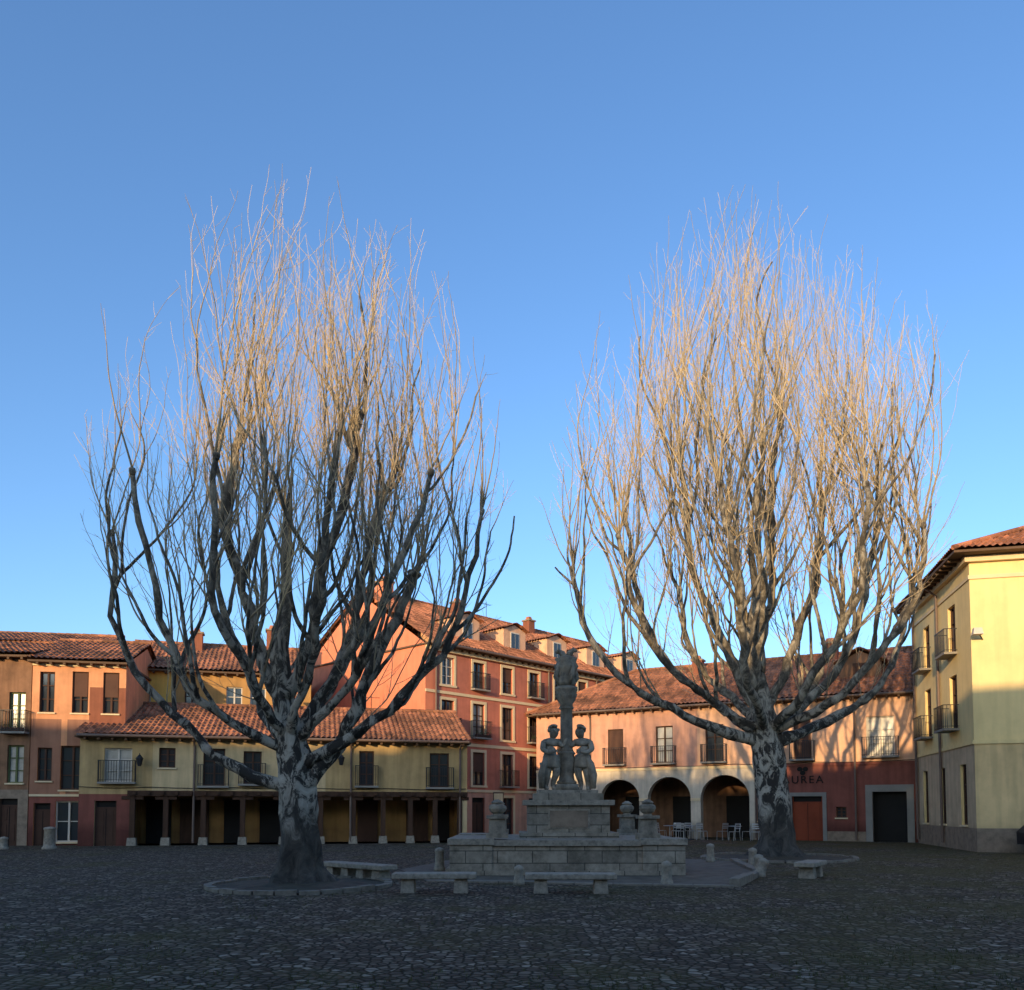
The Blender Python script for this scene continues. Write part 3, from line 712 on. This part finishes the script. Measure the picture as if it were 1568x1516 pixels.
limbs2=[(180,6.4,3.8,9.4,6.0,4.7,.23,.065),(168,4.4,4.4,11.6,4.0,5.8,.20,.07),(5,6.0,4.0,9.6,5.4,5.0,.23,.065),(350,4.0,4.4,11.8,3.4,6.2,.20,.07),
 (40,4.6,4.2,10.8,3.9,5.8,.19,.065),(80,4.6,4.6,10.6,3.8,6.2,.19,.065),(125,4.4,4.6,11.0,3.7,6.4,.19,.065),
 (210,5.2,4.2,10.2,4.7,5.6,.20,.065),(245,4.6,4.4,10.8,3.9,6.2,.19,.065),(290,4.6,4.4,10.8,3.9,6.2,.19,.065),(325,5.2,4.2,10.0,4.7,5.6,.20,.065),
 (185,2.6,5.0,12.8,2.2,7.6,.19,.09),(0,2.4,5.0,13.0,2.0,7.6,.19,.09),(95,2.0,5.6,13.4,1.6,8.6,.17,.085),(265,1.7,5.8,13.2,1.3,8.6,.17,.085),(310,.9,6.4,14.2,.7,10,.16,.085)]
make_tree('poplar_tree',(8.75,27,.05),23,22.6,env2,-.75,trunk2,limbs2,.6,dens=1.0)

# ------------------------------------------------------------------ fountain monument
FX,FY=1.5,22.4
FM=empty('fountain_monument',(FX,FY,0))
def prism(mb,pts,z0,z1,mat,grow=0):
    c=Vector((sum(p[0] for p in pts)/len(pts),sum(p[1] for p in pts)/len(pts)))
    P=[]
    for p in pts:
        d=Vector(p)-c; d=d*(1+grow/d.length); P.append(c+d)
    for i in range(len(P)):
        a,b=P[i],P[(i+1)%len(P)]
        mb.poly([(a.x,a.y,z0),(b.x,b.y,z0),(b.x,b.y,z1),(a.x,a.y,z1)],mat)
    mb.poly([(p.x,p.y,z1) for p in P],mat); mb.poly([(p.x,p.y,z0) for p in reversed(P)],mat)
oct_=[(-2.3,-2.4),(2.05,-2.4),(2.75,-1.75),(2.75,1.75),(2.05,2.4),(-2.3,2.4),(-3.05,1.75),(-3.05,-1.75)]
m=MB()
prism(m,oct_,-.02,.12,STONE,.14); prism(m,oct_,.12,.72,STONE); prism(m,oct_,.72,.86,GRANITE,.09)
m.obj('basin_wall',FM,bevel=.012)
m=MB()
for sx in (-2.5,2.2):
    for sy in (-1,1):
        x=sx; y=sy*2.05
        m.box(x-.52,x+.52,y-.42,y+.42,0,.74,STONE); m.box(x-.57,x+.57,y-.47,y+.47,.741,.9,GRANITE)
m.obj('corner_piers',FM,bevel=.015)
for px,py in ((-1.87,-2.0),(1.88,-2.0),(-1.87,2.0),(1.93,2.0)):
    m=MB()
    m.box(px-.27,px+.27,py-.27,py+.27,.9,1.02,STONEP); m.box(px-.21,px+.21,py-.21,py+.21,1.02,1.38,STONEP,taper=.015)
    m.box(px-.26,px+.26,py-.26,py+.26,1.38,1.46,STONEP)
    m.lathe([(.12,1.46),(.1,1.5),(.17,1.55),(.21,1.63),(.2,1.70),(.13,1.75),(.16,1.78),(.11,1.82),(.04,1.86)],px,py,18,STONEP,mod=lambda a,z:1+.05*math.sin(8*a))
    m.obj('urn_pedestal',FM,bevel=.01)
m=MB()
m.box(-1.3,1.3,-1.0,1.0,.86,1.0,STONE); m.box(-1.08,1.08,-.85,.85,1.0,1.72,STONE); m.box(-1.2,1.2,-.95,.95,1.72,1.86,GRANITE)
m.box(-.92,.92,-.75,.75,1.86,2.04,STONE); m.box(-.8,.8,-.62,.62,2.04,2.13,GRANITE)
m.box(-.55,.55,-.87,-.855,1.1,1.62,GRANITE); m.box(-.5,.5,-.885,-.872,1.14,1.58,FSTONE)
m.obj('pedestal',FM,bevel=.015)
m=MB()
m.box(-.3,.3,-.3,.3,2.13,2.3,STONEP); m.lathe([(.26,2.3),(.28,2.36),(.22,2.42),(.2,2.55),(.24,2.8),(.26,2.95),(.21,3.1),(.25,3.15),(.2,3.2)],0,0,24,STONEP,mod=lambda a,z:1+.04*math.sin(6*a))
m.lathe([(.2,3.2),(.17,3.26),(.165,4.1),(.155,4.35),(.2,4.38),(.2,4.42)],0,0,24,STONEP,mod=lambda a,z:1+.035*abs(math.sin(6*a)))
m.lathe([(.19,4.42),(.17,4.5),(.24,4.62),(.29,4.75),(.27,4.85),(.31,4.9),(.31,4.98),(.24,5.0)],0,0,32,STONEP,mod=lambda a,z:1+.1*math.sin(8*a+z*9)*(4.5<z<4.88))
m.lathe([(.22,5.0),(.27,5.1),(.22,5.3),(.27,5.45),(.31,5.55),(.24,5.68),(.29,5.78),(.16,5.84)],0,0,40,STONEP,mod=lambda a,z:1+.09*math.sin(4*a+z*7)+.06*math.sin(11*a-z*13))
m.tube([(-.05,0,5.8),(-.12,-.03,5.92),(-.22,-.04,5.98),(-.3,-.03,5.93)],[.1,.09,.08,.03],10,STONEP)
m.tube([(.05,0,5.8),(.12,-.03,5.95),(.2,-.04,6.02),(.3,-.03,5.98)],[.1,.09,.08,.03],10,STONEP)
for a in range(4):
    an=a*math.pi/2+.4; m.tube([(.2*math.cos(an),.2*math.sin(an),5.05),(.33*math.cos(an),.33*math.sin(an),5.25),(.3*math.cos(an+.2),.3*math.sin(an+.2),5.5),(.2*math.cos(an),.2*math.sin(an),5.7)],[.05,.07,.06,.03],8,STONEP)
m.obj('carved_column',FM,smooth=True)

def skin_obj(name,pts,edges,parent,mat,loc,flip=1,sub=2):
    me=bpy.data.meshes.new(name); me.from_pydata([(p[0]*flip,p[1],p[2]) for p in pts],edges,[])
    o=bpy.data.objects.new(name,me); S.collection.objects.link(o); o.location=loc; o.parent=parent
    md=o.modifiers.new('skin','SKIN'); md.use_smooth_shade=True
    sv=me.skin_vertices[0].data
    for i,p in enumerate(pts): sv[i].radius=(p[3],p[3])
    sv[0].use_root=True
    ss=o.modifiers.new('s','SUBSURF'); ss.levels=sub; ss.render_levels=sub
    me.materials.append(mat)
    return o
cp=[(0,0,.86,.19),(0.02,.01,1.02,.18),(.0,.01,1.2,.19),(-.03,0,1.33,.15),(-.05,-.01,1.42,.08),(-.07,-.04,1.52,.13),(-.08,-.05,1.62,.15),(-.08,-.04,1.71,.09),
 (.11,-.01,.72,.16),(.15,-.10,.44,.115),(.15,-.0,.16,.075),(.16,-.03,.05,.06),(.18,-.19,.035,.05),
 (-.09,-.02,.72,.16),(-.1,-.19,.50,.115),(-.04,-.04,.18,.075),(-.04,-.07,.05,.06),(-.05,-.22,.035,.05),
 (.2,0,1.31,.1),(.29,-.1,1.1,.08),(.16,-.28,1.0,.06),(.0,-.33,1.06,.045),
 (-.2,-.02,1.32,.1),(-.33,-.12,1.2,.075),(-.4,-.16,1.4,.055),(-.42,-.12,1.5,.042)]
ce=[(0,1),(1,2),(2,3),(3,4),(4,5),(5,6),(6,7),(0,8),(8,9),(9,10),(10,11),(11,12),(0,13),(13,14),(14,15),(15,16),(16,17),(3,18),(18,19),(19,20),(20,21),(3,22),(22,23),(23,24),(24,25)]
for fl,x in ((-1,-.44),(1,.44)):
    CH=empty('child_statue',(0,0,0)); CH.location=(FX+x,FY-.12,2.13); CH.rotation_euler=(0,0,-.35*fl)
    skin_obj('body',cp,ce,CH,STONEP,(0,0,0),fl)
    m=MB(); hx=-.08*fl
    for i in range(34):
        a=random.uniform(0,6.28); e=random.uniform(.0,1.5); r=.145
        cx=hx+r*math.cos(a)*math.cos(e); cy=-.02+r*math.sin(a)*math.cos(e); cz=1.63+r*math.sin(e)
        if cy<-.09 and cz<1.70: continue
        m.lathe([(.005,cz-.045),(.04,cz-.025),(.048,cz),(.038,cz+.028),(.005,cz+.045)],cx,cy,8,STONEP)
    m.lathe([(.002,1.555),(.02,1.56),(.022,1.58),(.012,1.62),(.002,1.63)],hx,-.20,8,STONEP)
    for ex in (-.05,.05): m.lathe([(.002,1.6),(.02,1.61),(.022,1.62),(.002,1.635)],hx+ex,-.18,8,STONEP)
    m.lathe([(.002,1.51),(.03,1.517),(.03,1.523),(.002,1.53)],hx,-.17,8,STONEP,sy=.6)
    m.obj('hair_and_face',CH,smooth=True)
    m=MB()
    m.lathe([(.23,.60),(.27,.64),(.24,.78),(.225,.9),(.2,.97)],0,-.03,28,STONEP,mod=lambda a,z:1+.07*math.sin(7*a+z*6),sy=.9)
    m.tube([(.14*fl,-.12,.9),(.26*fl,-.16,.7),(.32*fl,-.12,.4),(.3*fl,-.08,.05)],[.06,.1,.11,.08],8,STONEP)
    for i in range(5):
        a=-.6+i*.3; m.tube([((-.42)*fl,-.12,1.5),((-.42-.03*math.sin(a))*fl,-.12+.05*math.sin(a),1.5+.06),((-.4)*fl,-.11+.07*math.sin(a),1.5+.09-.01*abs(i-2))],[.014,.012,.007],6,STONEP)
        m.tube([(.0*fl,-.33,1.06),((-.06)*fl,-.35,1.09-.02*i+.01),((-.1)*fl,-.32,1.09-.022*i)],[.014,.012,.007],6,STONEP)
    m.obj('drapery_and_hands',CH,smooth=True)

# paving around the monument + kerb
m=MB()
pts=[(-1.9,18.4),(4.6,17.0),(6.2,20.5),(6.9,25.5),(4.5,28),(-1.8,27),(-3.0,22)]
m.poly([(x,y,.004) for x,y in pts],M('flagstones',(.14,.115,.085),var=.45,scale=2.5,bump=.6,bscale=6))
m.obj('monument_paving')
KE=empty('stone_kerb'); m=MB()
for (a,b) in (((4.6,17.0),(6.2,20.5)),((6.2,20.5),(6.9,25.5)),((-1.9,18.4),(4.6,17.0))):
    A=Vector(a);B=Vector(b);L=(B-A).length;n=int(L/.8);an=math.atan2(B.y-A.y,B.x-A.x)
    for i in range(n):
        c=A.lerp(B,(i+.5)/n); h=.09 if a!=(4.6,17.0) else .18-.1*i/n
        if a==(-1.9,18.4): h=.04
        l=L/n*.485; m.box(c.x-l,c.x+l,c.y-.11,c.y+.11,-.02,h+random.uniform(-.01,.01),KERB,rz=an)
m.obj('kerb_blocks',KE,bevel=.01)

# ------------------------------------------------------------------ benches, bollards
def bench(x,y,rz,L=1.6,legs=2,h=.38):
    E=empty('stone_bench',(x,y,0),rz)
    m=MB(); m.box(-L/2,L/2,-.24,.24,h-.11,h,GRANITE); m.obj('seat',E,bevel=.02)
    for i in range(legs):
        u=-L/2+.3+(L-.6)*i/(legs-1)
        m=MB(); m.box(u-.14,u+.14,-.18,.18,-.01,h-.112,GRANITE,taper=.02); m.obj('leg_%d'%(i+1),E,bevel=.015)
bench(-1.5,15.95,.02,1.62); bench(1.13,15.85,-.02,1.75); bench(-3.6,19.1,-.72,2.3,4,.36); bench(7.1,19.5,1.0,1.3); bench(3.6,27.5,.1,2.0)
def bollard(x,y,h=.75,r=.11,tilt=0):
    E=empty('stone_bollard',(x,y,0)); E.rotation_euler=(0,tilt,0)
    m=MB(); m.lathe([(r*1.25,-.03),(r*1.25,.08),(r*1.05,.12),(r,.2),(r*.92,h-.12),(r*1.08,h-.09),(r*1.0,h-.03),(r*.6,h),(.01,h+.02)],0,0,14,GRANITE)
    m.obj('post',E,smooth=True)
bollard(.15,17.6,.4,.1); bollard(3.28,17.4,.5,.11); bollard(6.1,25.2,.55,.12); bollard(5.9,19.6,.45,.12,.3); bollard(6.35,21.0,.45,.12,-.1)
bollard(-18.8,33.3,.9,.22); bollard(-20.6,33.2,.5,.15); bollard(-1.9,21.5,.6,.12); bollard(6.9,23.5,.5,.12)

def chair(x,y,rz,mat):
    E=empty('cafe_chair',(x,y,0),rz); m=MB()
    for sx in (-.2,.2):
        m.tube([(sx,-.2,0),(sx,-.18,.45)],.014,6,mat); m.tube([(sx,.22,0),(sx,.18,.45),(sx,.24,.88)],.014,6,mat)
    m.tube([(-.2,.24,.88),(.2,.24,.88)],.014,6,mat); m.tube([(-.2,-.18,.45),(.2,-.18,.45)],.014,6,mat)
    m.obj('frame',E); m=MB(); 
    for i in range(5): m.box(-.2,.2,-.19+i*.078,-.13+i*.078,.45,.47,mat)
    for i in range(3): m.box(-.19,.19,.2+i*.01,.215+i*.01,.6+i*.1,.66+i*.1,mat)
    m.obj('seat_and_back',E)
ALU=M('aluminium',(.45,.45,.45),rough=.35,metal=.6)
for i,(x,y) in enumerate(((9.0,44.9),(9.7,44.6),(10.3,44.3),(8.3,45.3),(10.1,43.5),(9.0,43.9),(11.2,43.6),(12.3,43.0),(11.6,42.7),(12.6,42.4))): chair(x,y,-.5+i*.7,ALU)
def table(x,y):
    E=empty('cafe_table',(x,y,0)); m=MB(); m.lathe([(.35,.72),(.36,.73),(.35,.75)],0,0,20,ALU); m.lathe([(.03,.03),(.03,.72)],0,0,8,ALU); m.lathe([(.24,0),(.22,.03),(.03,.05)],0,0,16,IRON); m.obj('top_and_base',E)
table(9.55,43.95); table(8.6,44.6); table(11.8,43.3)
E=empty('information_sign',(-.6,42,0)); m=MB(); m.tube([(-.3,0,0),(-.3,0,2.4)],.03,8,IRON); m.tube([(.1,0,0),(.1,0,2.4)],.03,8,IRON); m.obj('posts',E); m=MB(); m.box(-.38,.18,-.05,-.031,1.5,2.5,SHUT); m.box(-.33,.13,-.056,-.0505,1.56,2.44,FGREY); m.obj('panel',E)

PAINT=M('dark_car_paint',(.012,.014,.018),rough=.3,var=.02,spec=.4)
TYRE=M('tyre_rubber',(.02,.02,.02))
def car(x,y,rz):
    E=empty('parked_car',(x,y,0),rz)
    prof=[(-2.05,.35),(-2.1,.6),(-2.02,.85),(-1.75,.98),(-1.1,1.05),(-.45,1.42),(.2,1.5),(1.0,1.47),(1.7,1.2),(1.98,1.0),(2.08,.8),(2.05,.35)]
    m=MB(); n=len(prof); k=m.mi(PAINT)
    rings=[(-.88,False),(-.62,True),(.62,True),(.88,False)]
    for yy,top in rings:
        for (px,pz) in prof:
            m.v.append((px,yy if pz<1.0 or top else yy*.82,pz if top or pz<1.0 else pz-.06))
    for r in range(3):
        for i in range(n-1):
            a=r*n+i; m.f.append((a,a+1,a+n+1,a+n)); m.m.append(k)
    m.f.append(tuple(range(n))); m.m.append(k); m.f.append(tuple(range(3*n,4*n))[::-1]); m.m.append(k)
    m.poly([(-2.05,-.88,.35),(2.05,-.88,.35),(2.05,.88,.35),(-2.05,.88,.35)],PAINT)
    m.obj('body',E,smooth=False)
    m=MB()
    for s in (-1,1):
        m.poly([(-.95,s*.80,1.03),(-.4,s*.755,1.32),(.15,s*.755,1.38),(.15,s*.80,1.03)],GLASS); m.poly([(.25,s*.80,1.03),(.25,s*.755,1.38),(.95,s*.755,1.36),(1.5,s*.80,1.05)],GLASS)
    m.poly([(-1.09,-.66,1.07),(-1.09,.66,1.07),(-.5,.6,1.41),(-.5,-.6,1.41)],GLASS)
    m.obj('windows',E)
    for i,(wx,s) in enumerate(((-1.3,-1),(1.3,-1),(-1.3,1),(1.3,1))):
        m=MB(); m.tube([(wx,s*.9,.32),(wx,s*.68,.32)],.32,22,TYRE); m.tube([(wx,s*.91,.32),(wx,s*.89,.32)],.19,16,ALU); m.obj('wheel_%d'%(i+1),E)
    m=MB(); m.box(-2.11,-2.06,-.8,-.45,.66,.8,CURT); m.box(-2.11,-2.06,.45,.8,.66,.8,CURT); m.obj('headlights',E)
car(19.35,27.9,math.pi/2)

# ------------------------------------------------------------------ light, sky, camera
SUN_EL=9.0; AZ=25.0
sd=bpy.data.lights.new('sun','SUN'); sd.energy=5.0; sd.angle=rad(.53); sd.color=(1,.71,.38)
so=bpy.data.objects.new('sun',sd); S.collection.objects.link(so)
d=Vector((math.sin(rad(AZ))*math.cos(rad(SUN_EL)),math.cos(rad(AZ))*math.cos(rad(SUN_EL)),-math.sin(rad(SUN_EL))))
so.rotation_euler=d.to_track_quat('-Z','Y').to_euler(); so.location=(-20,-40,40)
w=bpy.data.worlds.new('World'); S.world=w; w.use_nodes=True; nt=w.node_tree
sk=nt.nodes.new('ShaderNodeTexSky'); sk.sky_type='NISHITA'; sk.sun_disc=False; sk.sun_elevation=rad(SUN_EL); sk.sun_rotation=rad(180+AZ)
sk.air_density=1.0; sk.dust_density=1.3; sk.ozone_density=2.5
hs=nt.nodes.new('ShaderNodeMixRGB'); hs.blend_type='MULTIPLY'; hs.inputs[0].default_value=1; hs.inputs[2].default_value=(.78,.93,1.12,1)
bg=nt.nodes['Background']; bg.inputs[1].default_value=.33
nt.links.new(sk.outputs[0],hs.inputs[1]); nt.links.new(hs.outputs[0],bg.inputs[0])
c=bpy.data.cameras.new('camera'); co=bpy.data.objects.new('camera',c); S.collection.objects.link(co); S.camera=co
PITCH=3.0
co.location=(0,0,1.6); co.rotation_euler=(rad(90+PITCH),0,0)
c.sensor_width=36; c.lens=1250/1568*36; c.shift_y=(482-1250*math.tan(rad(PITCH)))/1568; c.clip_end=3000; c.clip_start=.05
S.view_settings.view_transform='Standard'; S.view_settings.look='None'; S.view_settings.exposure=0
